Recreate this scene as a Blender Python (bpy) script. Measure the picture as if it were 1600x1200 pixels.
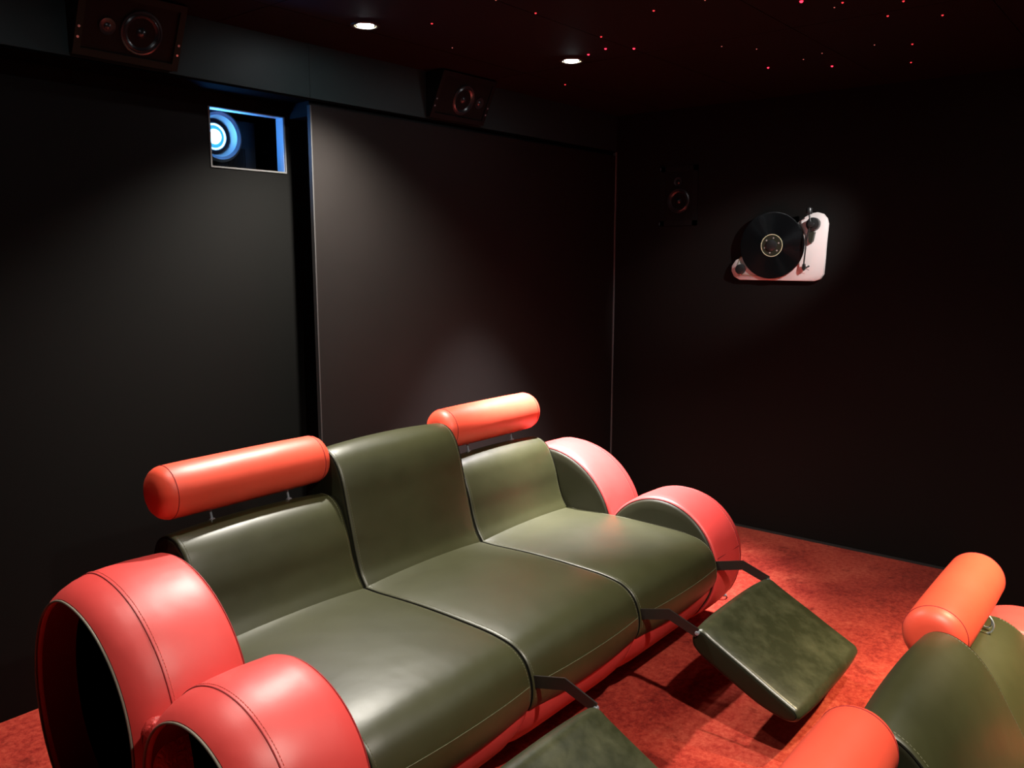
import bpy, bmesh, math, random
from mathutils import Vector, Matrix
PI = math.pi
for o in list(bpy.data.objects): bpy.data.objects.remove(o)
S = bpy.context.scene
COL = S.collection

# ------------------------------------------------------------------ camera
cd = bpy.data.cameras.new('camera'); cam = bpy.data.objects.new('camera', cd); COL.objects.link(cam)
yaw = math.radians(39.1); pit = math.atan(202/1320)
fh = Vector((math.cos(yaw), math.sin(yaw), 0)); rt = Vector((math.sin(yaw), -math.cos(yaw), 0))
fw = (fh*math.cos(pit) + Vector((0, 0, -math.sin(pit)))).normalized(); up = rt.cross(fw)
M = Matrix((rt, up, -fw)).transposed().to_4x4(); M.translation = Vector((0, 0, 1.55))
cam.matrix_world = M
cd.sensor_width = 36; cd.lens = 1320/1600*36; cd.clip_start = .05
S.camera = cam

# ------------------------------------------------------------------ world, exposure
w = bpy.data.worlds.new('world'); S.world = w; w.use_nodes = True
w.node_tree.nodes['Background'].inputs[0].default_value = (0.5, 0.42, 0.36, 1)
w.node_tree.nodes['Background'].inputs[1].default_value = 0.0
S.view_settings.view_transform = 'Standard'; S.view_settings.look = 'None'
S.view_settings.gamma = 1; S.view_settings.use_curve_mapping = False
S.view_settings.exposure = 0.6

# downlights: x, y, watts, cone degrees, warm colour, aim offset (x, y at floor)
CEIL = 2.372
DOWN = [
    (2.168, 2.447, 205, 122, (1, .94, .84), (0.0, -.02), 'lit round ceiling downlight above the middle of the rear sofa'),
    (3.101, 2.191, 880, 58, (1, .94, .95), (0.05, 0.05), 'lit round ceiling downlight above the right end of the rear sofa'),
]
DOWN_OUT = [
    (1.15, 2.12, 38, 100, (1, .93, .82), (0, 0)),
    (1.25, .0, 170, 106, (1, .90, .78), (.9, .75)),
    (3.45, .30, 150, 24, (1, .97, .95), (2.9, 4.55)),  # added unseen lamp, there only to brighten the turntable
    (2.95, -.30, 520, 72, (1, .80, .48), (0, .1)),
]

# ------------------------------------------------------------------ materials
def mat(name, col, rough=.5, metal=0, spec=.5, emit=None, estr=0, coat=0, aniso=0):
    m = bpy.data.materials.new(name); m.use_nodes = True
    b = m.node_tree.nodes['Principled BSDF']
    b.inputs['Base Color'].default_value = (*col, 1); b.inputs['Roughness'].default_value = rough
    b.inputs['Metallic'].default_value = metal; b.inputs['Specular IOR Level'].default_value = spec
    b.inputs['Coat Weight'].default_value = coat
    if emit:
        b.inputs['Emission Color'].default_value = (*emit, 1); b.inputs['Emission Strength'].default_value = estr
    return m
def nd(m, t, **k):
    n = m.node_tree.nodes.new(t)
    for a, v in k.items(): setattr(n, a, v)
    return n
def lk(m, a, b): m.node_tree.links.new(a, b)
def noise(m, scale, detail=3, rough=.5, dist=0):
    tc = nd(m, 'ShaderNodeTexCoord'); n = nd(m, 'ShaderNodeTexNoise')
    n.inputs['Scale'].default_value = scale; n.inputs['Detail'].default_value = detail
    n.inputs['Roughness'].default_value = rough; n.inputs['Distortion'].default_value = dist
    lk(m, tc.outputs['Object'], n.inputs['Vector']); return n
def bump(m, pairs):
    """pairs = [(height output, strength, distance)] chained"""
    prev = None
    for h, s, d in pairs:
        b = nd(m, 'ShaderNodeBump'); b.inputs['Strength'].default_value = s; b.inputs['Distance'].default_value = d
        lk(m, h, b.inputs['Height'])
        if prev: lk(m, prev.outputs['Normal'], b.inputs['Normal'])
        prev = b
    lk(m, prev.outputs['Normal'], m.node_tree.nodes['Principled BSDF'].inputs['Normal'])
def ramp2(m, src, c0, c1, p0=.3, p1=.7, inp='Base Color'):
    r = nd(m, 'ShaderNodeValToRGB'); r.color_ramp.elements[0].position = p0; r.color_ramp.elements[1].position = p1
    r.color_ramp.elements[0].color = (*c0, 1); r.color_ramp.elements[1].color = (*c1, 1)
    lk(m, src, r.inputs[0]); lk(m, r.outputs[0], m.node_tree.nodes['Principled BSDF'].inputs[inp]); return r
def leather(name, c0, c1, rough, grain=.10, spec=.5):
    m = mat(name, c0, rough, spec=spec)
    n = noise(m, 5, 4, .6); ramp2(m, n.outputs[0], c0, c1, .35, .65)
    big = noise(m, 6, 2); mid = noise(m, 30, 3, .6, .6); fine = noise(m, 420, 2)
    bump(m, [(big.outputs[0], .35, .010), (mid.outputs[0], .10, .002), (fine.outputs[0], grain, .0006)])
    return m
RED = leather('red_leather', (.62, .048, .043), (.66, .056, .050), .47, spec=.7)
ORG = leather('red_leather_headrest', (.72, .072, .036), (.76, .080, .042), .46)
GRN = leather('dark_green_leather', (.027, .0275, .0085), (.034, .0345, .012), .43, spec=.6)
REDW = leather('creased_red_leather', (.62, .048, .043), (.66, .056, .050), .44)
nz = noise(REDW, 34, 3, .55, 1.2); bump(REDW, [(nz.outputs[0], .9, .008)])
SIDE_SHADE = leather('shaded_side_leather', (.009, .010, .004), (.011, .012, .005), .5, spec=.3)  # green leather darkened for cushion side faces: shade put into the colour
SIDEP = leather('dark_side_leather', (.015, .015, .006), (.018, .018, .008), .45, spec=.4)
def worn():
    m = mat('worn_dark_green_leather', (.05, .05, .02), .36, spec=.7)
    n = noise(m, 9, 6, .68); ramp2(m, n.outputs[0], (.022, .024, .009), (.060, .061, .030), .42, .72)
    mid = noise(m, 26, 3, .6, .6); fine = noise(m, 420, 2)
    bump(m, [(mid.outputs[0], .22, .003), (fine.outputs[0], .1, .0006)])
    return m
WORN = worn()
SEAM_G = mat('dark_green_seam', (.006, .006, .004), .9, spec=.08)
SEAM_R = mat('dark_red_seam', (.26, .012, .014), .7)
THREAD_G = mat('olive_thread', (.10, .10, .05), .6)
THREAD_R = mat('red_thread', (.75, .12, .10), .6)
PIPE = mat('pale_piping', (.20, .18, .14), .4)
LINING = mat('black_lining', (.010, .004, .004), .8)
INNER_SHADE = mat('shaded_inner_red_leather', (.25, .012, .012), .6)  # red leather darkened: shade inside the arm rolls is painted in
FRAME = mat('black_frame', (.008, .008, .008), .55)
CHROME = mat('chrome', (.60, .66, .74), .28, .75)
STEEL = mat('dark_steel_bar', (.12, .10, .09), .32, .9)
BLACK = mat('black_plastic', (.012, .012, .012), .35)
BLACKM = mat('matt_black', (.010, .010, .010), .7)

def wallmat(name, c0, c1, rough=.68, spec=.16):
    m = mat(name, c0, rough, spec=spec)
    n = noise(m, 2.2, 4, .6); ramp2(m, n.outputs[0], c0, c1, .35, .65)
    f = noise(m, 900, 2); bump(m, [(f.outputs[0], .25, .0006)])
    return m
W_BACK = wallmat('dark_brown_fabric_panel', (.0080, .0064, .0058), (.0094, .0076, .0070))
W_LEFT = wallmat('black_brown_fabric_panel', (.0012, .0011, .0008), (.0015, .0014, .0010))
W_RIGHT = wallmat('black_brown_wall', (.0022, .0017, .0014), (.0028, .0021, .0017))
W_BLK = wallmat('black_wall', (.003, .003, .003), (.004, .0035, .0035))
FASC = wallmat('blue_grey_fascia', (.014, .026, .028), (.017, .031, .032), .5)
CEILM = wallmat('black_ceiling_panel', (.0026, .0017, .0013), (.0032, .0021, .0016), .75)
EDGE = mat('pale_panel_edge', (.035, .034, .034), .6)
BEAD = mat('grey_corner_bead', (.10, .10, .10), .5)

def carpet():
    m = mat('red_carpet', (.5, .02, .02), .95, spec=.12)
    b = m.node_tree.nodes['Principled BSDF']
    b.inputs['Sheen Weight'].default_value = .10; b.inputs['Sheen Roughness'].default_value = .5
    b.inputs['Sheen Tint'].default_value = (1, .45, .35, 1)
    patch = noise(m, 2.6, 6, .62, .7); mott = noise(m, 45, 7, .78, .1); pile = noise(m, 650, 2, .6)
    mx = nd(m, 'ShaderNodeMath', operation='MULTIPLY_ADD'); mx.inputs[1].default_value = .55
    lk(m, mott.outputs[0], mx.inputs[0])
    sc = nd(m, 'ShaderNodeMath', operation='MULTIPLY'); sc.inputs[1].default_value = .45
    lk(m, patch.outputs[0], sc.inputs[0]); lk(m, sc.outputs[0], mx.inputs[2])
    r = nd(m, 'ShaderNodeValToRGB'); e = r.color_ramp.elements
    e[0].position = .40; e[0].color = (.20, .008, .006, 1); e[1].position = .62; e[1].color = (.54, .085, .048, 1)
    k = e.new(.50); k.color = (.38, .034, .020, 1)
    lk(m, mx.outputs[0], r.inputs[0])
    mul = nd(m, 'ShaderNodeMix', data_type='RGBA', blend_type='MULTIPLY'); mul.inputs[0].default_value = .40
    r2 = nd(m, 'ShaderNodeValToRGB'); r2.color_ramp.elements[0].position = .34; r2.color_ramp.elements[1].position = .6
    r2.color_ramp.elements[0].color = (.55, .5, .5, 1)
    lk(m, pile.outputs[0], r2.inputs[0]); lk(m, r.outputs[0], mul.inputs[6]); lk(m, r2.outputs[0], mul.inputs[7])
    tread = noise(m, 5.5, 8, .72, .3)
    r3 = nd(m, 'ShaderNodeValToRGB'); r3.color_ramp.elements[0].position = .56; r3.color_ramp.elements[1].position = .66
    r3.color_ramp.elements[0].color = (1, 1, 1, 1); r3.color_ramp.elements[1].color = (.50, .32, .32, 1)
    m2 = nd(m, 'ShaderNodeMix', data_type='RGBA', blend_type='MULTIPLY'); m2.inputs[0].default_value = 1
    lk(m, tread.outputs[0], r3.inputs[0]); lk(m, mul.outputs[2], m2.inputs[6]); lk(m, r3.outputs[0], m2.inputs[7])
    lk(m, m2.outputs[2], b.inputs['Base Color'])
    bump(m, [(mott.outputs[0], .35, .006), (pile.outputs[0], .5, .003)])
    return m
CARPET = carpet()

# ------------------------------------------------------------------ helpers
class MB:
    def __init__(s): s.bm = bmesh.new()
    def box(s, x0, x1, y0, y1, z0, z1):
        v = [s.bm.verts.new((x, y, z)) for x in (x0, x1) for y in (y0, y1) for z in (z0, z1)]
        for f in ((0,1,3,2),(4,6,7,5),(0,4,5,1),(2,3,7,6),(0,2,6,4),(1,5,7,3)): s.bm.faces.new([v[i] for i in f])
        return s
    def rings(s, rings, close=True, cap0=True, cap1=True):
        R = [[s.bm.verts.new(p) for p in r] for r in rings]
        n = len(R[0])
        for a, b in zip(R, R[1:]):
            for i in range(n if close else n-1):
                j = (i+1) % n; s.bm.faces.new((a[i], a[j], b[j], b[i]))
        if cap0: s.bm.faces.new(R[0][::-1])
        if cap1: s.bm.faces.new(R[-1])
        return s
    def lathe(s, prof, n=48, c=(0,0,0), axis='z', cap0=True, cap1=True):
        """prof = [(r, h)]"""
        rs = []
        for r, h in prof:
            ring = []
            for i in range(n):
                a = 2*PI*i/n; p, q = max(r,1e-5)*math.cos(a), max(r,1e-5)*math.sin(a)
                v = (p, q, h) if axis == 'z' else (h, p, q) if axis == 'x' else (q, h, p)
                ring.append((c[0]+v[0], c[1]+v[1], c[2]+v[2]))
            rs.append(ring)
        return s.rings(rs, True, cap0, cap1)
    def cyl(s, r, h0, h1, n=32, c=(0,0,0), axis='z', bev=0):
        if bev: return s.lathe([(r-bev,h0),(r-bev*.3,h0+bev*.3),(r,h0+bev),(r,h1-bev),(r-bev*.3,h1-bev*.3),(r-bev,h1)], n, c, axis)
        return s.lathe([(r,h0),(r,h1)], n, c, axis)
    def tube(s, pts, r, n=8, closed=False):
        P = [Vector(p) for p in pts]; N = len(P); rs = []; ref = None
        for i in range(N):
            if closed: t = P[(i+1) % N]-P[i-1]
            else: t = P[min(i+1,N-1)]-P[max(i-1,0)]
            t.normalize()
            if ref is None:
                ref = Vector((0,0,1)) if abs(t.z) < .9 else Vector((1,0,0))
            u = (ref - t*ref.dot(t)).normalized(); v = t.cross(u); ref = u
            rs.append([P[i]+u*r*math.cos(2*PI*k/n)+v*r*math.sin(2*PI*k/n) for k in range(n)])
        if closed: rs.append(rs[0])
        return s.rings(rs, True, not closed, not closed)
    def prism(s, poly, z0, z1, bev=0):
        if bev:
            c = Vector((sum(p[0] for p in poly)/len(poly), sum(p[1] for p in poly)/len(poly)))
            ins = inset(poly, bev)
            return s.rings([[(*p, z0) for p in poly], [(*p, z1-bev) for p in poly], [(*p, z1) for p in ins]])
        return s.rings([[(*p, z0) for p in poly], [(*p, z1) for p in poly]])
    def build(s, name, m, parent=None, smooth=True, ang=40, **props):
        bmesh.ops.remove_doubles(s.bm, verts=s.bm.verts, dist=1e-6)
        bmesh.ops.recalc_face_normals(s.bm, faces=s.bm.faces)
        me = bpy.data.meshes.new(name); s.bm.to_mesh(me); s.bm.free()
        me.materials.append(m)
        if smooth:
            for p in me.polygons: p.use_smooth = True
            try: me.set_sharp_from_angle(angle=math.radians(ang))
            except Exception: pass
        o = bpy.data.objects.new(name, me); COL.objects.link(o)
        if parent: o.parent = parent
        for k, v in props.items(): o[k] = v
        return o
def inset(poly, d):
    n = len(poly); out = []
    area = sum(poly[i][0]*poly[(i+1)%n][1]-poly[(i+1)%n][0]*poly[i][1] for i in range(n))
    sg = 1 if area > 0 else -1
    for i in range(n):
        a, b = poly[i-1], poly[(i+1) % n]
        tx, ty = b[0]-a[0], b[1]-a[1]; l = math.hypot(tx, ty) or 1
        out.append((poly[i][0]-sg*ty/l*d, poly[i][1]+sg*tx/l*d))
    return out
def smooth_closed(pts, per=6):
    out = []; n = len(pts)
    for i in range(n):
        p0, p1, p2, p3 = (Vector(pts[(i+k) % n]) for k in (-1, 0, 1, 2))
        d1 = max((p1-p0).length, 1e-6)**.5; d2 = max((p2-p1).length, 1e-6)**.5; d3 = max((p3-p2).length, 1e-6)**.5
        m1 = (p2-p1) + ((p1-p0)/d1 - (p2-p0)/(d1+d2))*d2     # centripetal tangents
        m2 = (p2-p1) + ((p3-p2)/d3 - (p3-p1)/(d2+d3))*d2
        for k in range(per):
            t = k/per; t2, t3 = t*t, t*t*t
            q = p1*(2*t3-3*t2+1) + m1*(t3-2*t2+t) + p2*(-2*t3+3*t2) + m2*(t3-t2)
            out.append((q[0], q[1]))
    return out
def loft(prof, x0, x1, r, crown, name, m, parent, mid=11, per=6, cexp=3, side=None):
    P = smooth_closed(prof, per); b = MB(); rings = []
    st = []
    for k in range(6):
        a = k/5*PI/2; st.append((x0 + r*(1-math.cos(a)), r*(1-math.sin(a))))
    for k in range(1, mid):
        st.append((x0+r + (x1-x0-2*r)*k/mid, None))
    for k in range(6):
        a = (1-k/5)*PI/2; st.append((x1 - r*(1-math.cos(a)), r*(1-math.sin(a))))
    for x, ins in st:
        u = abs(2*(x-x0)/(x1-x0)-1)
        d = (ins or 0) - crown*(1-u**cexp)
        rings.append([(x, p[0], p[1]) for p in inset(P, d)])
    b.rings(rings)
    o = b.build(name, m, parent, ang=60)
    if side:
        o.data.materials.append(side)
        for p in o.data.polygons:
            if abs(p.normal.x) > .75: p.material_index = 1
    return o, P
def seam_loop(P, x, off, r, name, m, parent, keep=lambda p: True):
    Q = inset(P, off); pts = [(x, p[0], p[1]) for p in Q if keep(p)]
    return MB().tube(pts, r, 6, closed=True).build(name, m, parent)
def stitches(path, name, m, parent, step=.009, ln=.0055, r=.0009):
    b = MB(); acc = 0
    for a, c in zip(path, path[1:]):
        a = Vector(a); c = Vector(c); L = (c-a).length; d = (c-a).normalized() if L else Vector((1,0,0))
        t = -acc % step
        while t < L:
            p = a+d*t; b.tube([p-d*ln/2, p+d*ln/2], r, 4); t += step
        acc += L
    return b.build(name, m, parent)
def empty(name, loc=(0,0,0), rot=None, **props):
    o = bpy.data.objects.new(name, None); COL.objects.link(o); o.empty_display_size = .1
    o.matrix_world = (Matrix.Translation(loc) @ rot.to_4x4()) if rot else Matrix.Translation(loc)
    for k, v in props.items(): o[k] = v
    return o
def thing(o, label, cat, group=None):
    o['label'] = label; o['category'] = cat
    if group: o['group'] = group
    return o
def struct(o): o['kind'] = 'structure'; return o
def copy_tree(o, parent=None):
    c = o.copy(); COL.objects.link(c)
    if parent is not None:
        c.parent = parent; c.matrix_parent_inverse = o.matrix_parent_inverse.copy()
    for ch in list(o.children): copy_tree(ch, c)
    return c
ONRIGHT = Matrix(((0, 0, -1), (-1, 0, 0), (0, 1, 0)))      # local x -> -Y, y -> +Z, z -> -X (out of the right wall)
ONBACK = Matrix(((1, 0, 0), (0, 0, -1), (0, 1, 0)))        # local x -> +X, y -> +Z, z -> -Y (out of the back wall)

# ------------------------------------------------------------------ the room
XR, YB, YL, XL, YF = 4.476, 2.823, 2.984, -1.6, -3.2
TIER, ZL = .735, -.31
b = MB(); b.box(XL-.1, XR+.1, TIER, YL+.3, -.45, 0)
struct(b.build('floor', CARPET, smooth=False))
struct(MB().box(XL-.1, XR+.1, YF-.1, TIER, ZL-.1, ZL).build('floor_lower', CARPET, smooth=False))
# ceiling panels with narrow seams
b = MB(); b.box(XL-.1, XR+.1, YF-.1, YL+.3, CEIL+.004, CEIL+.12)
ys = [YF-.1, -1.9, -.64, .62, 1.26, 1.88, 2.5, YL+.3]; xs = [XL-.1, -.6, .6, 1.8, 3.18, XR+.1]
for x0, x1 in zip(xs, xs[1:]):
    for y0, y1 in zip(ys, ys[1:]): b.box(x0+.0015, x1-.0015, y0+.0015, y1-.0015, CEIL, CEIL+.004)
struct(b.build('ceiling', CEILM, smooth=False))
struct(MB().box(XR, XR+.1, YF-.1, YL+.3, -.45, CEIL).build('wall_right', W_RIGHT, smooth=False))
struct(MB().box(XL-.1, XL, YF-.1, YL+.3, -.45, CEIL).build('wall_left', W_BLK, smooth=False))
struct(MB().box(XL, XR, YF-.1, YF, -.45, CEIL).build('wall_front', W_BLK, smooth=False))
# back wall, left part: fabric panel with the projector port
PX0, PX1, PZ0, PZ1 = 1.853, 2.187, 1.887, 2.104
b = MB(); T = .03
b.box(XL, PX0, YL, YL+T, 0, CEIL); b.box(PX1, 2.269, YL, YL+T, 0, CEIL)
b.box(PX0, PX1, YL, YL+T, 0, PZ0); b.box(PX0, PX1, YL, YL+T, PZ1, CEIL)
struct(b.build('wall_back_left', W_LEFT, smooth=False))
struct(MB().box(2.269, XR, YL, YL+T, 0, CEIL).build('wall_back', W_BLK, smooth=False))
struct(MB().box(2.205, XR-.012, YB, YB+.018, .012, 2.139).build('wall_back_right', W_BACK, smooth=False))
struct(MB().box(2.199, 2.205, YB-.001, YB+.018, .012, 2.139).build('trim_1', EDGE, smooth=False))
struct(MB().box(XR-.012, XR-.001, YB-.004, YB+.018, 0, 2.16).build('trim_2', BEAD, smooth=False))
# fascia along the top of the back wall, with a joint
b = MB(); b.box(XL, 2.202, YB, YL, 2.166, CEIL); b.box(2.2035, XR, YB, YL, 2.166, CEIL)
struct(b.build('trim_3', FASC, smooth=False))
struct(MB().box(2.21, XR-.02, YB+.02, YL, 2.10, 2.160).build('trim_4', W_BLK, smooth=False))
struct(MB().box(XL, XR, YB+.003, YL, 2.158, 2.166).build('trim_8', mat('soffit_underside_shade', (.001, .001, .001), .95, spec=.03), smooth=False))  # added black board, painted shade for the fascia underside
# projector port: thin frame and blue-lit reveal
b = MB(); e = .006
b.box(PX0-e, PX1+e, YL-.004, YL+.01, PZ0-e, PZ0); b.box(PX0-e, PX1+e, YL-.004, YL+.01, PZ1, PZ1+.003)
b.box(PX0-e, PX0, YL-.004, YL+.01, PZ0, PZ1); b.box(PX1, PX1+e, YL-.004, YL+.01, PZ0, PZ1)
struct(b.build('trim_5', mat('grey_port_frame', (.16, .16, .16), .5), smooth=False))
b = MB(); rv = .050
REVEAL = mat('pale_reveal', (.75, .78, .80), .45)
b.box(PX1, PX1+.01, YL+T, YL+rv, PZ0-.01, PZ1+.01); b.box(PX0-.21, PX0-.20, YL+T, YL+rv, PZ0-.01, PZ1+.01)
b.box(PX0-.21, PX1+.01, YL+T, YL+rv, PZ1, PZ1+.01)
b.box(PX1-.001, PX1+.004, YL+.002, YL+T, PZ0, PZ1); b.box(PX0, PX1, YL+.002, YL+T, PZ1-.001, PZ1+.004)
struct(b.build('trim_6', REVEAL, smooth=False))
b = MB(); b.box(PX0-.21, PX1+.01, YL+T, YL+rv, PZ0-.01, PZ0); b.box(PX0-.21, PX1+.10, YL+.30, YL+.31, PZ0-.01, PZ1+.03)
b.box(PX1+.10, PX1+.11, YL+rv, YL+.30, PZ0, PZ1+.03); b.box(PX0-.21, PX1+.10, YL+rv, YL+.30, PZ1+.02, PZ1+.03)
struct(b.build('trim_7', W_BLK, smooth=False))
struct(MB().box(XR-.006, XR, TIER, YB, 0, .012).build('baseboard_right', BLACKM, smooth=False))

# ------------------------------------------------------------------ projector
pc = Vector((1.952, 3.055, 2.016))
pj = empty('projector', (pc.x, pc.y+.03, PZ0)); thing(pj, 'black projector with glowing blue lens in the wall port', 'projector')
b = MB(); b.box(-.21, .200, .05, .20, .006, .205)
for k in range(12): b.box(.070+k*.007, .073+k*.007, .046, .051, .02, .095)
for sx in (-.14, .19): b.box(sx-.012, sx+.012, .07, .09, 0, .008)
b.build('body', BLACK, pj, smooth=False)
LZ = pc.z-PZ0
SILV = mat('silver_lens_ring', (.14, .17, .20), .4, .3)
BLUE = mat('lit_projector_lens', (.05, .1, .3), .1, emit=(.16, .50, 1.0), estr=22)
b = MB(); b.lathe([(.062, .050), (.066, .046), (.080, -.004), (.092, -.012), (.102, -.004), (.105, .02), (.105, .055), (.062, .055), (.062, .050)], 64, (0, 0, LZ), 'y', False, False)
b.build('lens_ring', SILV, pj)
b = MB(); b.lathe([(.052, .030), (.055, .028), (.058, .034), (.070, .050), (.070, .056), (.052, .056), (.052, .030)], 64, (0, 0, LZ), 'y', False, False)
b.build('lens_barrel', mat('dark_blue_barrel', (.03, .04, .09), .3), pj)
b = MB(); b.lathe([(.044, .032), (.046, .028), (.050, .027), (.0515, .030), (.0515, .04), (.044, .04), (.044, .032)], 64, (0, 0, LZ), 'y', False, False)
b.build('inner_ring', mat('pale_blue_ring', (.6, .75, .9), .3, emit=(.35, .75, 1.0), estr=1.4), pj)
b = MB(); b.lathe([(.0, .012), (.010, .013), (.020, .017), (.027, .024), (.029, .031), (.0, .031)], 48, (0, 0, LZ), 'y')
b.build('lens', BLUE, pj)
b = MB(); b.lathe([(.024, .030), (.045, .033), (.045, .04), (.024, .04)], 48, (0, 0, LZ), 'y')
b.build('lens_glass', mat('blue_glass', (.05, .18, .35), .15, emit=(.02, .22, .60), estr=.8), pj)
ld = bpy.data.lights.new('projector_beam', 'SPOT'); ld.energy = 1.5; ld.color = (.03, .30, 1); ld.spot_size = math.radians(178); ld.spot_blend = .1; ld.shadow_soft_size = .02
lo = bpy.data.objects.new('projector_beam', ld); COL.objects.link(lo); lo.parent = pj
lo.location = (0.0, -.004, LZ); lo.rotation_euler = (-PI/2, 0, 0)

# ------------------------------------------------------------------ downlights
BULB = mat('lit_bulb', (1, 1, 1), .3, emit=(.93, .97, 1.0), estr=110)
CAN = mat('brass_reflector', (.75, .60, .28), .3, .85)
TRIM = mat('black_trim_ring', (.02, .018, .012), .4)
def downlight(x, y, watts, cone, colr, aim, label, visible=True):
    t = empty('downlight', (x, y, CEIL)); thing(t, label, 'ceiling light', 'downlights in the star ceiling')
    b = MB(); b.lathe([(.040, 0), (.040, -.003), (.045, -.0045), (.052, -.003), (.054, 0)], 40, cap0=False, cap1=False); b.build('trim_ring', TRIM, t)
    b = MB(); b.lathe([(.040, -.002), (.036, .001), (.030, .002)], 40, cap0=False, cap1=False); b.build('reflector', CAN, t)
    b = MB(); b.lathe([(.0, -.008), (.015, -.0072), (.026, -.004), (.031, 0), (.031, .001), (0, .001)], 40); b.build('bulb', BULB, t)
    l = bpy.data.lights.new('bulb_light', 'SPOT'); l.energy = watts; l.color = colr; l.spot_size = math.radians(cone); l.spot_blend = .9; l.shadow_soft_size = .032
    o = bpy.data.objects.new('bulb_light', l); COL.objects.link(o); o.parent = t; o.location = (0, 0, -.045)
    o.rotation_euler = Vector((aim[0], aim[1], -2.3)).to_track_quat('-Z', 'Y').to_euler()
    return t
for d in DOWN: downlight(*d)
OUTL = ['downlight above the left end of the rear sofa, outside the picture', 'downlight overhead in front of the rear sofa, outside the picture', 'added downlight that brightens the turntable, outside the picture', 'downlight above the front sofa, outside the picture']
for d, lab in zip(DOWN_OUT, OUTL): downlight(*d, lab)

# ------------------------------------------------------------------ star lights in the ceiling
STAR = [bpy.data.materials.new('s') for _ in range(0)]
SB = mat('bright_red_star', (.3, 0, 0), .4, emit=(1, .02, .05), estr=3.2)
SM = mat('red_star', (.3, 0, 0), .4, emit=(1, .04, .05), estr=1.1)
SF = mat('faint_star', (.3, .1, .1), .4, emit=(1, .25, .20), estr=.35)
STARS = [
    (2.30, 2.24, 'm', 'red fibre star nearest to the downlight above the middle of the sofa'),
    (2.43, 1.87, 'm', 'red fibre star about halfway between the two downlights, towards the screen side'),
    (2.66, 1.54, 'm', 'lone red fibre star screenward of the trio near the right downlight'),
    (2.84, 1.87, 'm', 'paler small star just screenward of the trio beside the right downlight'),
    (3.01, 1.96, 'b', 'red star, middle one of the trio beside the right downlight'),
    (3.08, 1.87, 'b', 'red star of the trio beside the right downlight, farthest from the lamp'),
    (3.05, 2.07, 'b', 'bright red star right next to the right downlight'),
    (3.50, 2.51, 'm', 'lone red star between the right downlight and the back fascia'),
    (3.76, 1.59, 'b', 'bright red star, left one of the low pair towards the right wall'),
    (3.91, 1.36, 'b', 'bright red star, right one of the low pair towards the right wall'),
    (2.87, 1.11, 'B', 'largest and brightest red star at the top edge of the ceiling view'),
    (2.97, 1.01, 'm', 'orange-red star just right of the largest star'),
    (3.01, 1.05, 'f', 'tiny faint star just below the orange-red star near the largest one'),
    (3.08, .85, 'm', 'red star at the top edge, right of the brightest cluster'),
    (3.23, .94, 'm', 'small star at upper right, first of a level pair'),
    (3.34, .79, 'm', 'small star at upper right, second and farther right of a level pair'),
    (3.71, .98, 'm', 'small star at the right, upper one of two stacked above each other'),
    (4.05, 1.07, 'm', 'small star at the right, lower one of two stacked above each other'),
    (3.64, 1.31, 'f', 'faint star just above the right star of the low bright pair'),
    (3.40, 1.49, 'f', 'faint star above the left star of the low bright pair'),
    (3.27, 1.58, 'f', 'faint star between the trio and the low bright pair'),
    (3.63, 1.10, 'f', 'faint star between the low bright pair and the stacked pair'),
    (2.23, 1.88, 'f', 'faint star at the top edge, first right of the middle downlight'),
    (2.66, 1.35, 'f', 'faint star at the top edge, centred over the right wall corner'),
    (3.70, 1.41, 'f', 'dim star midway between the two stars of the low bright pair'),
    (2.61, 2.43, 'f', 'faint star close to the fascia between the two downlights'),
]
for x, y, k, lab in STARS:
    r = {'B': .0062, 'b': .0048, 'm': .0038, 'f': .0026}[k]
    b = MB(); b.lathe([(0, -r), (r*.6, -r*.8), (r, -r*.2), (r, .001), (0, .001)], 12, (x, y, CEIL))
    o = b.build('star_light', {'B': SB, 'b': SB, 'm': SM, 'f': SF}[k]); thing(o, lab, 'star light', 'fibre stars in the black ceiling')

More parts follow.
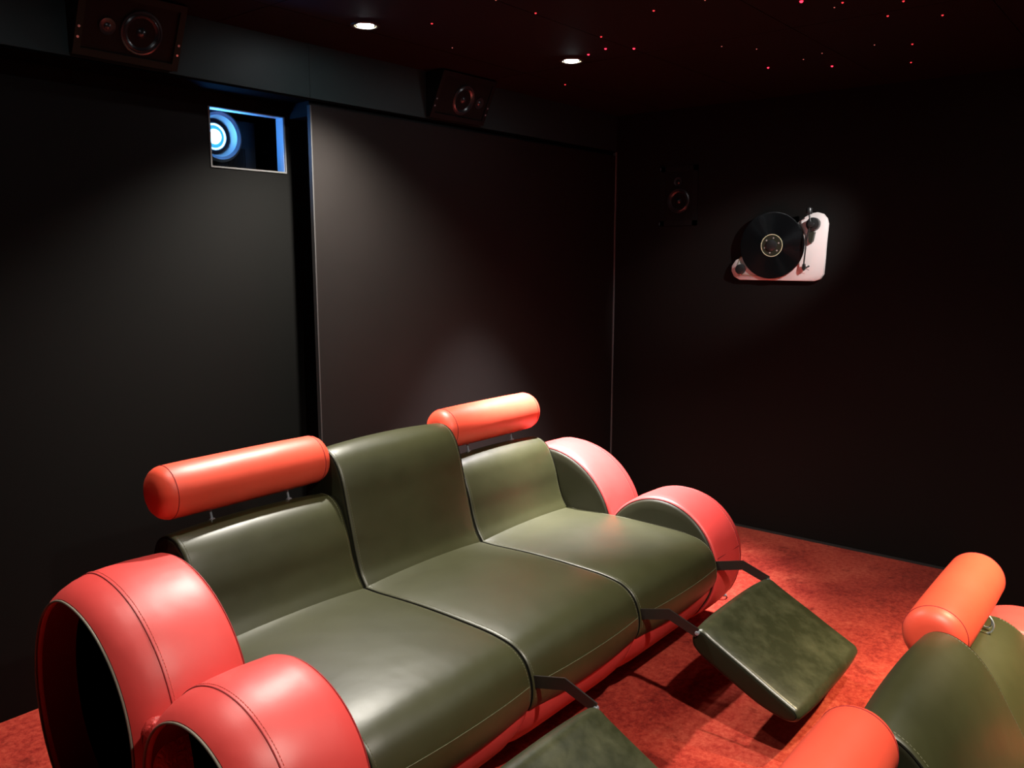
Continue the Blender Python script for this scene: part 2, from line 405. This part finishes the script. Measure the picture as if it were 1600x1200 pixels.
# ------------------------------------------------------------------ speakers on the fascia
def cone(parent, cx, cy, r, w, name, dust=.3):
    b = MB(); b.lathe([(r*1.12, w), (r*1.12, w+.004), (r*1.02, w+.006), (r*.98, w+.003), (r*.90, w+.006), (r*.84, w+.002), (r*.32, w-.010), (r*.30, w-.002), (r*.18, w+.006), (0, w+.009)], 40, (cx, cy, 0), cap0=False, cap1=False)
    return b.build(name, CONE, parent)
CONE = mat('dark_speaker_cone', (.018, .018, .021), .28)
BAFF = mat('dark_red_brown_baffle', (.007, .0035, .0025), .7, spec=.12)
RIM = mat('olive_speaker_frame', (.014, .014, .009), .7, spec=.12)
BAFB = mat('black_baffle', (.004, .0045, .004), .7, spec=.12)
RIMB = mat('black_speaker_frame', (.005, .0055, .0055), .6, spec=.15)
def fascia_speaker(x0, x1, lab, fm, bm_, tw_side, wx):
    # wedge: lower edge against the fascia, upper edge reaching out under the ceiling
    za, zb, ya, yb = 2.175, CEIL-.004, YB-.012, YB-.105
    t = empty('fascia_speaker', ((x0+x1)/2, YB, za)); thing(t, lab, 'speaker', 'tilted speakers on the fascia')
    hw = (x1-x0)/2
    b = MB(); b.rings([[(sx*hw, 0, 0), (sx*hw, ya-YB, 0), (sx*hw, yb-YB, zb-za), (sx*hw, 0, zb-za)] for sx in (-1, 1)])
    b.build('cabinet', fm, t, smooth=False)
    H = math.hypot(zb-za, ya-yb)
    yv = Vector((0, yb-ya, zb-za)).normalized(); xv = Vector((1, 0, 0)); zv = xv.cross(yv)
    Fm = Matrix((xv, yv, zv)).transposed()
    def put(o):
        o.matrix_local = Matrix.Translation((0, ya-YB, 0)) @ Fm.to_4x4(); return o
    m_ = .022
    b = MB(); b.box(-hw, hw, 0, m_, 0, .010); b.box(-hw, hw, H-m_, H, 0, .010); b.box(-hw, -hw+m_, m_, H-m_, 0, .010); b.box(hw-m_, hw, m_, H-m_, 0, .010)
    put(b.build('frame', fm, t, smooth=False))
    put(MB().box(-hw+m_, hw-m_, m_, H-m_, 0, .004).build('baffle', bm_, t, smooth=False))
    put(cone(t, wx, H*.47, .062, .004, 'woofer'))
    tx = wx + tw_side*.112
    b = MB(); b.lathe([(.026, .004), (.026, .008), (.018, .006), (.012, .006), (.008, .010), (0, .012)], 28, (tx, H*.47, 0), cap0=False, cap1=False); put(b.build('tweeter', CONE, t))
    for sx in (-1, 1):
        for yy in (.25, .40):
            put(MB().cyl(.004, .008, .0115, 12, (sx*(hw-.010), H*yy, 0)).build('screw', CHROME, t))
    return t
fascia_speaker(1.275, 1.625, 'tilted speaker with olive frame on the fascia left of the projector', RIM, BAFF, -1, .035)
fascia_speaker(2.855, 3.225, 'black tilted speaker on the fascia beside the right downlight', RIMB, BAFB, 1, .0)

# ------------------------------------------------------------------ speaker in the right wall
t = empty('wall_speaker', (XR, 2.395, 1.885), ONRIGHT); thing(t, 'black rectangular speaker set flush in the right wall near the corner', 'speaker')
b = MB(); hw, hh, m_ = .120, .168, .030
b.box(-hw, hw, -hh, -hh+.028, 0, .006); b.box(-hw, hw, hh-.028, hh, 0, .006); b.box(-hw, -hw+m_, -hh, hh, 0, .006); b.box(hw-m_, hw, -hh, hh, 0, .006)
b.build('frame', RIMB, t, smooth=False)
MB().box(-hw+m_, hw-m_, -hh+.028, hh-.028, 0, .004).build('baffle', BAFB, t, smooth=False)
cone(t, .0, -.028, .062, .004, 'woofer')
b = MB(); b.lathe([(.026, .004), (.026, .008), (.018, .006), (.012, .006), (.008, .010), (0, .012)], 28, (-.005, .08, 0), cap0=False, cap1=False); b.build('tweeter', CONE, t)
for sy in (-1, 1): MB().box(-hw-.001, -hw+.002, sy*(hh-.012)-.008, sy*(hh-.012)+.008, .002, .008).build('clip', CHROME, t, smooth=False)

# ------------------------------------------------------------------ turntable on the right wall
t = empty('turntable', (XR, 1.80, 1.60), ONRIGHT); thing(t, 'white wall-mounted turntable playing a black vinyl record', 'turntable')
WHITE = mat('white_lacquer', (.62, .56, .54), .35)
out = [(-.186,-.064),(-.219,-.080),(-.240,-.111),(-.242,-.138),(-.226,-.169),(-.191,-.187),(-.064,-.187),(.085,-.187),(.220,-.187),(.250,-.176),(.266,-.150),(.269,-.073),(.271,.015),(.276,.108),(.268,.135),(.249,.158),(.219,.167),(.184,.161),(.155,.144),(.126,.123),(.06,.06),(-.08,-.01)]
def dense(poly, keep):
    o = []
    for i, p in enumerate(poly):
        a = poly[i-1]; c = poly[(i+1) % len(poly)]
        if i in keep: o.append(p); continue
        o += [((a[0]+3*p[0])/4, (a[1]+3*p[1])/4), p, ((c[0]+3*p[0])/4, (c[1]+3*p[1])/4)]
    return o
b = MB(); b.prism(out, .008, .030, .002); b.prism(inset(out, .03), 0, .010); b.build('plinth', WHITE, t, ang=50)
REC = mat('vinyl_record', (.003, .0035, .004), .16, spec=.5)
bs = REC.node_tree.nodes['Principled BSDF']; bs.inputs['Anisotropic'].default_value = .92
tg = nd(REC, 'ShaderNodeTangent', direction_type='RADIAL', axis='Z'); lk(REC, tg.outputs[0], bs.inputs['Tangent'])
rc = (-.010, -.001)
rec = empty('x')  # placeholder removed below
bpy.data.objects.remove(rec)
b = MB(); b.cyl(.135, .0, .012, 64, bev=.002); pl = b.build('platter', BLACK, t); pl.location = (*rc, .030)
b = MB(); b.lathe([(.058, .0030), (.060, .0026), (.170, .0026), (.177, .0016), (.177, .0), (.058, .0)], 96, cap0=False, cap1=False)
r_ = b.build('record', REC, t); r_.location = (*rc, .043)
b = MB(); b.cyl(.058, 0, .0034, 64); o = b.build('record_label', mat('dark_record_label', (.012, .014, .006), .5), t); o.location = (*rc, .043)
b = MB(); b.lathe([(.0565, .003), (.0565, .0042), (.0595, .0042), (.0595, .003)], 64, cap0=False, cap1=False)
o = b.build('label_ring', mat('cream_label_ring', (.62, .60, .38), .45), t); o.location = (*rc, .043)
b = MB(); b.cyl(.030, .003, .012, 40, bev=.003); o = b.build('clamp', BLACK, t); o.location = (*rc, .043)
for k in range(6):
    a = math.radians(90+k*60-12)
    b = MB(); b.cyl(.0042, .003, .0046, 16, (.040*math.cos(a), .040*math.sin(a), 0)); o = b.build('dot', mat('pale_dot', (.30, .27, .26), .5), t); o.location = (*rc, .043)
b = MB(); b.cyl(.0275, .030, .052, 36, (-.184, -.129, 0), bev=.004); b.build('pulley', BLACK, t)
b = MB(); b.tube([(-.05, -.02, .034), (-.190, -.062, .034), (-.206, -.112, .034), (-.205, -.142, .034), (-.180, -.157, .034), (-.085, -.165, .034), (.0, -.12, .034)], .0012, 5)
b.build('belt', mat('tan_belt', (.25, .20, .08), .6), t)
# tonearm
b = MB(); b.cyl(.034, .030, .062, 40, (.207, .106, 0), bev=.003); b.cyl(.016, .062, .082, 30, (.205, .104, 0), bev=.002); ta = b.build('tonearm', BLACK, t)
b = MB(); b.tube([(.194, .190, .078), (.196, .150, .078), (.205, .104, .078)], .0045, 10); b.build('counterweight_rod', BLACK, ta)
b = MB(); b.cyl(.015, -.016, .016, 24, (.195, .172, .078), 'y', bev=.003); b.build('counterweight', BLACK, ta)
b = MB(); b.tube([(.203, .100, .076), (.188, .045, .072), (.184, .020, .070), (.172, -.105, .058)], .0040, 8); b.build('arm_tube', BLACK, ta)
b = MB()
u = Vector((.184-.199, -.08+.0)).normalized()
poly = [(.183, .070), (.217, .066), (.209, .020), (.200, .008), (.188, .012)]
b.prism(poly, .030, .050, .002); b.build('arm_lift', mat('dark_olive_lift', (.02, .022, .014), .45), ta, smooth=False)
b = MB(); b.prism([(.166, -.098), (.178, -.096), (.184, -.122), (.172, -.134), (.163, -.120)], .048, .060, .001); b.tube([(.178, -.118, .056), (.199, -.130, .052)], .0014, 6); b.tube([(.184, -.115, .052), (.190, -.110, .030)], .003, 8)
b.build('headshell', BLACK, ta, smooth=False)
b = MB(); b.cyl(.0045, .030, .037, 14, (.189, -.110, 0)); b.build('button', BLACK, t)

# ------------------------------------------------------------------ sofa
def arc_pts(cy, cz, r, a0, a1, n): return [(cy+r*math.cos(a0+(a1-a0)*i/n), cz+r*math.sin(a0+(a1-a0)*i/n)) for i in range(n+1)]
def make_sofa(recline=0, brackets=False):
    root = empty('reclining_sofa')
    SX = [1.175, 1.7625, 2.35, 2.9375]
    B1, R1, B2, R2 = (2.19, .355), .360, (1.62, .320), .262
    BK = .74
    # --- arms: each end has a rear and a front roll
    for side in (-1, 1):
        xi = SX[0] if side < 0 else SX[3]
        X = lambda d: xi + side*d                                   # distance outwards from the inner face
        for (cy, cz), R, big in ((B1, R1, True), (B2, R2, False)):
            bk = lambda a, big=big: math.cos(a)*(BK if big and math.cos(a) > 0 else 1)
            prof = [(R-.016, .0), (R-.010, .001), (R-.004, .005), (R-.001, .012), (R+.001, .05), (R+.003, .10), (R+.002, .16), (R-.001, .205), (R-.004, .215), (R-.010, .24), (R-.022, .268), (R-.036, .288), (R-.046, .298), (R-.052, .296), (R-.055, .285), (R-.056, .20), (R-.056, .19)]
            b = MB(); n = 96; rings = []
            for r, d in prof:
                ring = []
                for i in range(n):
                    a = 2*PI*i/n; y, z = cy+r*math.cos(a)*(BK if big and math.cos(a) > 0 else 1), cz+r*math.sin(a)
                    z = max(z, .035 + (R-r)*.2)
                    ring.append((X(d), y, z))
                rings.append(ring)
            b.rings(rings, True, True, False)
            arm = b.build('armrest_roll', RED, root, ang=60)
            # inner dark panel, slightly cushioned
            b = MB(); rings = []
            for r, d in ((R-.011, -.000), (R-.014, -.006), (R-.022, -.010), (R-.06, -.0125), (R*.5, -.014), (.01, -.014)):
                rings.append([(X(d), cy+r*bk(2*PI*i/n), max(cz+r*math.sin(2*PI*i/n), .06)) for i in range(n)])
            b.rings(rings); b.build('side_panel', SIDEP, arm)
            b = MB(); b.tube([(X(-.001), cy+(R-.009)*bk(2*PI*i/72), max(cz+(R-.009)*math.sin(2*PI*i/72), .05)) for i in range(72)], .0022, 6, True); b.build('inner_seam', SEAM_R, arm)
            # tube interior floor
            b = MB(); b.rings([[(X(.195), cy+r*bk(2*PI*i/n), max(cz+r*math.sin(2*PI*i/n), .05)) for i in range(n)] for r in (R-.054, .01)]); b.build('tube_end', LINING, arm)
            b = MB(); b.rings([[(X(d), cy+(R-.0565)*bk(2*PI*i/n), max(cz+(R-.0565)*math.sin(2*PI*i/n), .052)) for i in range(n)] for d in (.286, .195)], True, False, False); b.build('inner_wall_shade', INNER_SHADE, arm)  # darkened sleeve over the inner wall, painted shade
            # pale piping on the outer rim
            b = MB(); b.tube([(X(.301), cy+(R-.050)*bk(2*PI*i/96), max(cz+(R-.050)*math.sin(2*PI*i/96), .045)) for i in range(96)], .0032, 8, True); b.build('piping', PIPE, arm)
            # seam around the roll + stitches + cross seam
            P = [(X(.210), cy+(R-.0018)*bk(a), cz+(R-.0025)*math.sin(a)) for a in [PI*(-.18)+i/72*PI*1.36 for i in range(73)]]
            b = MB(); b.tube(P, .0020, 6); b.build('seam', SEAM_R, arm)
            stitches([(X(.2015), cy+(R+.0002)*bk(a), cz+(R+.0002)*math.sin(a)) for a in [i/60*PI*1.1 for i in range(61)]], 'stitching', THREAD_R, arm)
            if not big:
                a = math.radians(167)
                b = MB(); b.tube([(X(d), cy+(R+.0005)*math.cos(a), cz+(R+.0005)*math.sin(a)) for d in (.01, .06, .12, .18, .205)], .0018, 6); b.build('cross_seam', SEAM_R, arm)
        xa, xb = sorted((X(.004), X(.283)))
        nk = [(1.785,.08),(1.79,.25),(1.80,.36),(1.825,.432),(1.862,.452),(1.90,.425),(1.925,.35),(1.93,.08)]
        g, P = loft(nk, xa, xb, .035, .0, 'connector', REDW, root, mid=6)
    # --- base: curved red front under the seats, plinth
    for k in range(3):
        b = MB(); x0, x1 = SX[k]+.003, SX[k+1]-.003; outp = arc_pts(*B2, R2-.004, math.radians(188), math.radians(258), 16)
        inn = arc_pts(*B2, R2-.05, math.radians(258), math.radians(188), 8)
        sec = outp+inn; rings = []
        for i in range(13):
            u = i/12; x = x0+(x1-x0)*u; s = -.012*(abs(2*u-1)**8)
            rings.append([(x, B2[0]+(y-B2[0])*(1+s/R2), B2[1]+(z-B2[1])*(1+s/R2)) for y, z in sec])
        b.rings(rings); b.build('base_front', RED, root)
    b = MB(); b.box(SX[0]-.22, SX[3]+.22, 1.72, 2.35, .012, .10); b.build('plinth', FRAME, root, smooth=False)
    for fx in (SX[0]-.15, SX[3]+.15):
        for fy in (1.70, 2.28):
            b = MB(); b.cyl(.025, 0, .05, 20, (fx, fy, 0)); b.build('foot', FRAME, root)
    b = MB(); b.box(SX[0]+.004, SX[3]-.004, 1.66, 2.22, .09, .245); b.build('seat_frame', FRAME, root, smooth=False)
    # --- seats
    seat = [(2.19,.29),(2.195,.40),(2.13,.45),(1.98,.460),(1.80,.468),(1.62,.467),(1.49,.460),(1.425,.445),(1.385,.415),(1.363,.37),(1.357,.325),(1.364,.285),(1.385,.258),(1.43,.246),(1.60,.245),(1.9,.245),(2.12,.25)]
    for k in range(3):
        x0, x1 = SX[k]+.0008, SX[k+1]-.0008
        s, P = loft(seat, x0, x1, .012, .014, 'seat', GRN, root, cexp=2.2, side=SIDE_SHADE)
        lp = [p for p in inset(P, .0032)]
        for x in (x0+.003, x1-.003):
            b = MB(); b.tube([(x, y, z) for y, z in lp], .0022, 6, True); b.build('seam', SEAM_G, s)
        for x in (x0+.013, x1-.013):
            Q = [(x, y, z) for y, z in inset(P, -.0015) if z > .30 and y < 2.05]
            Q.sort(key=lambda p: math.atan2(p[2]-.2, p[1]-1.8))
            stitches(Q, 'stitching', THREAD_G, s)
        zf = .352
        b = MB(); b.tube([(x0+.012+(x1-x0-.024)*i/12, 1.357-.0142*(1-abs(2*i/12-1)**2.2)+.0004, zf) for i in range(13)], .0014, 6); b.build('front_seam', THREAD_G, s)
    # --- back cushions
    def shear(pts, zt): return [(y-recline*max(zt-z, 0), z) for y, z in pts]
    low = [(2.050,.44),(2.085,.50),(2.108,.56),(2.124,.62),(2.143,.67),(2.165,.712),(2.195,.739),(2.232,.750),(2.275,.742),(2.312,.715),(2.335,.66),(2.345,.58),(2.34,.45),(2.30,.38),(2.15,.38),(2.07,.40)]
    high = [(2.052,.44),(2.085,.50),(2.105,.56),(2.125,.64),(2.145,.72),(2.165,.80),(2.188,.852),(2.215,.882),(2.250,.897),(2.290,.893),(2.325,.865),(2.350,.80),(2.365,.70),(2.36,.50),(2.32,.38),(2.15,.38),(2.07,.40)]
    for k in range(3):
        pr = low if k != 1 else high
        pr = shear(pr, .897 if k == 1 else .75)
        x0, x1 = SX[k]+.001, SX[k+1]-.001
        if k == 0: x0 += .010
        if k == 2: x1 -= .010
        c, P = loft(pr, x0, x1, .016, .012, 'backrest', GRN, root, cexp=2.2, side=SIDE_SHADE)
        for x in (x0+.004, x1-.004):
            b = MB(); b.tube([(x, y, z) for y, z in inset(P, .0042)], .0024, 6, True); b.build('seam', SEAM_G, c)
        for x in (x0+.017, x1-.017):
            Q = [(x, y, z) for y, z in inset(P, -.0015) if z > .47 and y < 2.26-recline*0]
            Q.sort(key=lambda p: p[2])
            stitches(Q, 'stitching', THREAD_G, c)
    b = MB(); b.box(SX[0]+.003, SX[3]-.003, 2.345, 2.43, .10, .60); b.build('back_panel', GRN, root, smooth=False)
    # --- bolster headrests on chrome posts
    for (x0, x1) in ((1.174, 1.778), (2.347, 2.945)):
        c0 = (2.292, .868)
        prof = []
        for i in range(20):
            a = 2*PI*i/20; rr = .0795 + .004*math.cos(a+PI/2)
            prof.append((c0[0]+rr*math.cos(a), c0[1]+rr*math.sin(a)))
        h, P = loft(prof, x0, x1, .042, .003, 'headrest', ORG, root, per=3)
        for x in (x0+.040, x1-.040):
            b = MB(); b.tube([(x, y, z) for y, z in inset(P, -.0008)], .0014, 6, True); b.build('seam', SEAM_R, h)
        xm = 1.487 if x0 < 2 else 2.652
        for px in (xm-.140, xm+.140):
            b = MB(); b.tube([(px, 2.268, .73), (px, 2.272, .76), (px, 2.288, .82)], .0045, 12); po = b.build('post', CHROME, h)
            b = MB(); b.lathe([(.012, .742), (.012, .752), (.008, .758), (.005, .760)], 20, (px, 2.268, 0)); b.build('post_collar', CHROME, po)
        if brackets and x0 > 2:
            for dx, rr in ((.10, .026), (.125, .018)):
                b = MB(); b.tube([(xm+dx+.02*math.cos(a)*.4, 2.235+rr*math.cos(a), .785+rr*1.1*math.sin(a)) for a in [2*PI*i/28 for i in range(28)]], .0028, 8, True); b.build('bracket', CHROME, h)
            b = MB(); b.box(xm+.06, xm+.15, 2.245, 2.285, .752, .80); b.build('bracket_plate', FRAME, h, smooth=False)
    # --- footrests on folding arms
    fp = [(1.176,.325),(1.166,.350),(1.140,.359),(1.105,.341),(1.04,.307),(.983,.278),(.90,.234),(.845,.206),(.824,.194),(.816,.176),(.826,.158),(.850,.150),(.90,.158),(.955,.176),(1.03,.212),(1.10,.248),(1.150,.276),(1.172,.300)]
    for (x0, x1) in ((1.20, 1.772), (2.366, 2.932)):
        f, P = loft(fp, x0, x1, .016, .012, 'footrest', WORN, root, side=SIDE_SHADE)
        for x in (x0+.003, x1-.003):
            b = MB(); b.tube([(x, y, z) for y, z in inset(P, .009)], .0016, 6, True); b.build('seam', SEAM_G, f)
        for x in (x0+.016, x1-.016):
            Q = [(x, y, z) for y, z in inset(P, -.0006) if z > .53*(y-.82)+.185]
            Q.sort(key=lambda p: p[1]); stitches(Q, 'stitching', THREAD_G, f)
        for xa in (x0-.006, x1+.001):
            poly = [(1.50, .372), (1.369, .372), (1.256, .402), (1.148, .364), (1.158, .334), (1.256, .366), (1.366, .336), (1.50, .336)]
            b = MB(); b.rings([[(xa+dx, y, z) for y, z in poly] for dx in (0, .005)]); ar = b.build('folding_arm', STEEL, f, smooth=False)
            b = MB(); b.cyl(.007, -.003, .009, 16, (xa, 1.153, .349), 'x', bev=.001); b.build('pivot_bolt', CHROME, ar)
        b = MB(); b.box(x0+.05, x1-.05, .99, 1.02, .175, .20); b.build('crossbar', FRAME, f, smooth=False)
    return root
s1 = make_sofa()
thing(s1, 'black-green and red leather three-seat sofa with two raised footrests against the back wall', 'sofa', None)
s2 = make_sofa(.33, True)
s2.location = (-.045, -1.83, ZL)
thing(s2, 'matching sofa in the lower right front, only its headrests and backs showing', 'sofa', None)

# small cable loop lying by the sofa
b = MB(); c = Vector((3.455, 1.575, .012))
b.tube([c+Vector((.030*math.cos(a), .022*math.sin(a), .006*math.sin(2*a))) for a in [2*PI*i/32 for i in range(32)]], .0035, 8, True)
b.tube([c+Vector((-.025, .01, 0)), c+Vector((-.08, .07, -.004)), c+Vector((-.16, .16, -.006))], .0035, 8)
b.tube([c+Vector((.028, .0, .004)), c+Vector((.045, .012, .0)), c+Vector((.055, .04, -.006))], .0035, 8)
thing(b.build('cable', mat('grey_cable', (.10, .10, .10), .4)), 'short grey looped cable on the carpet by the right front roll', 'cable')
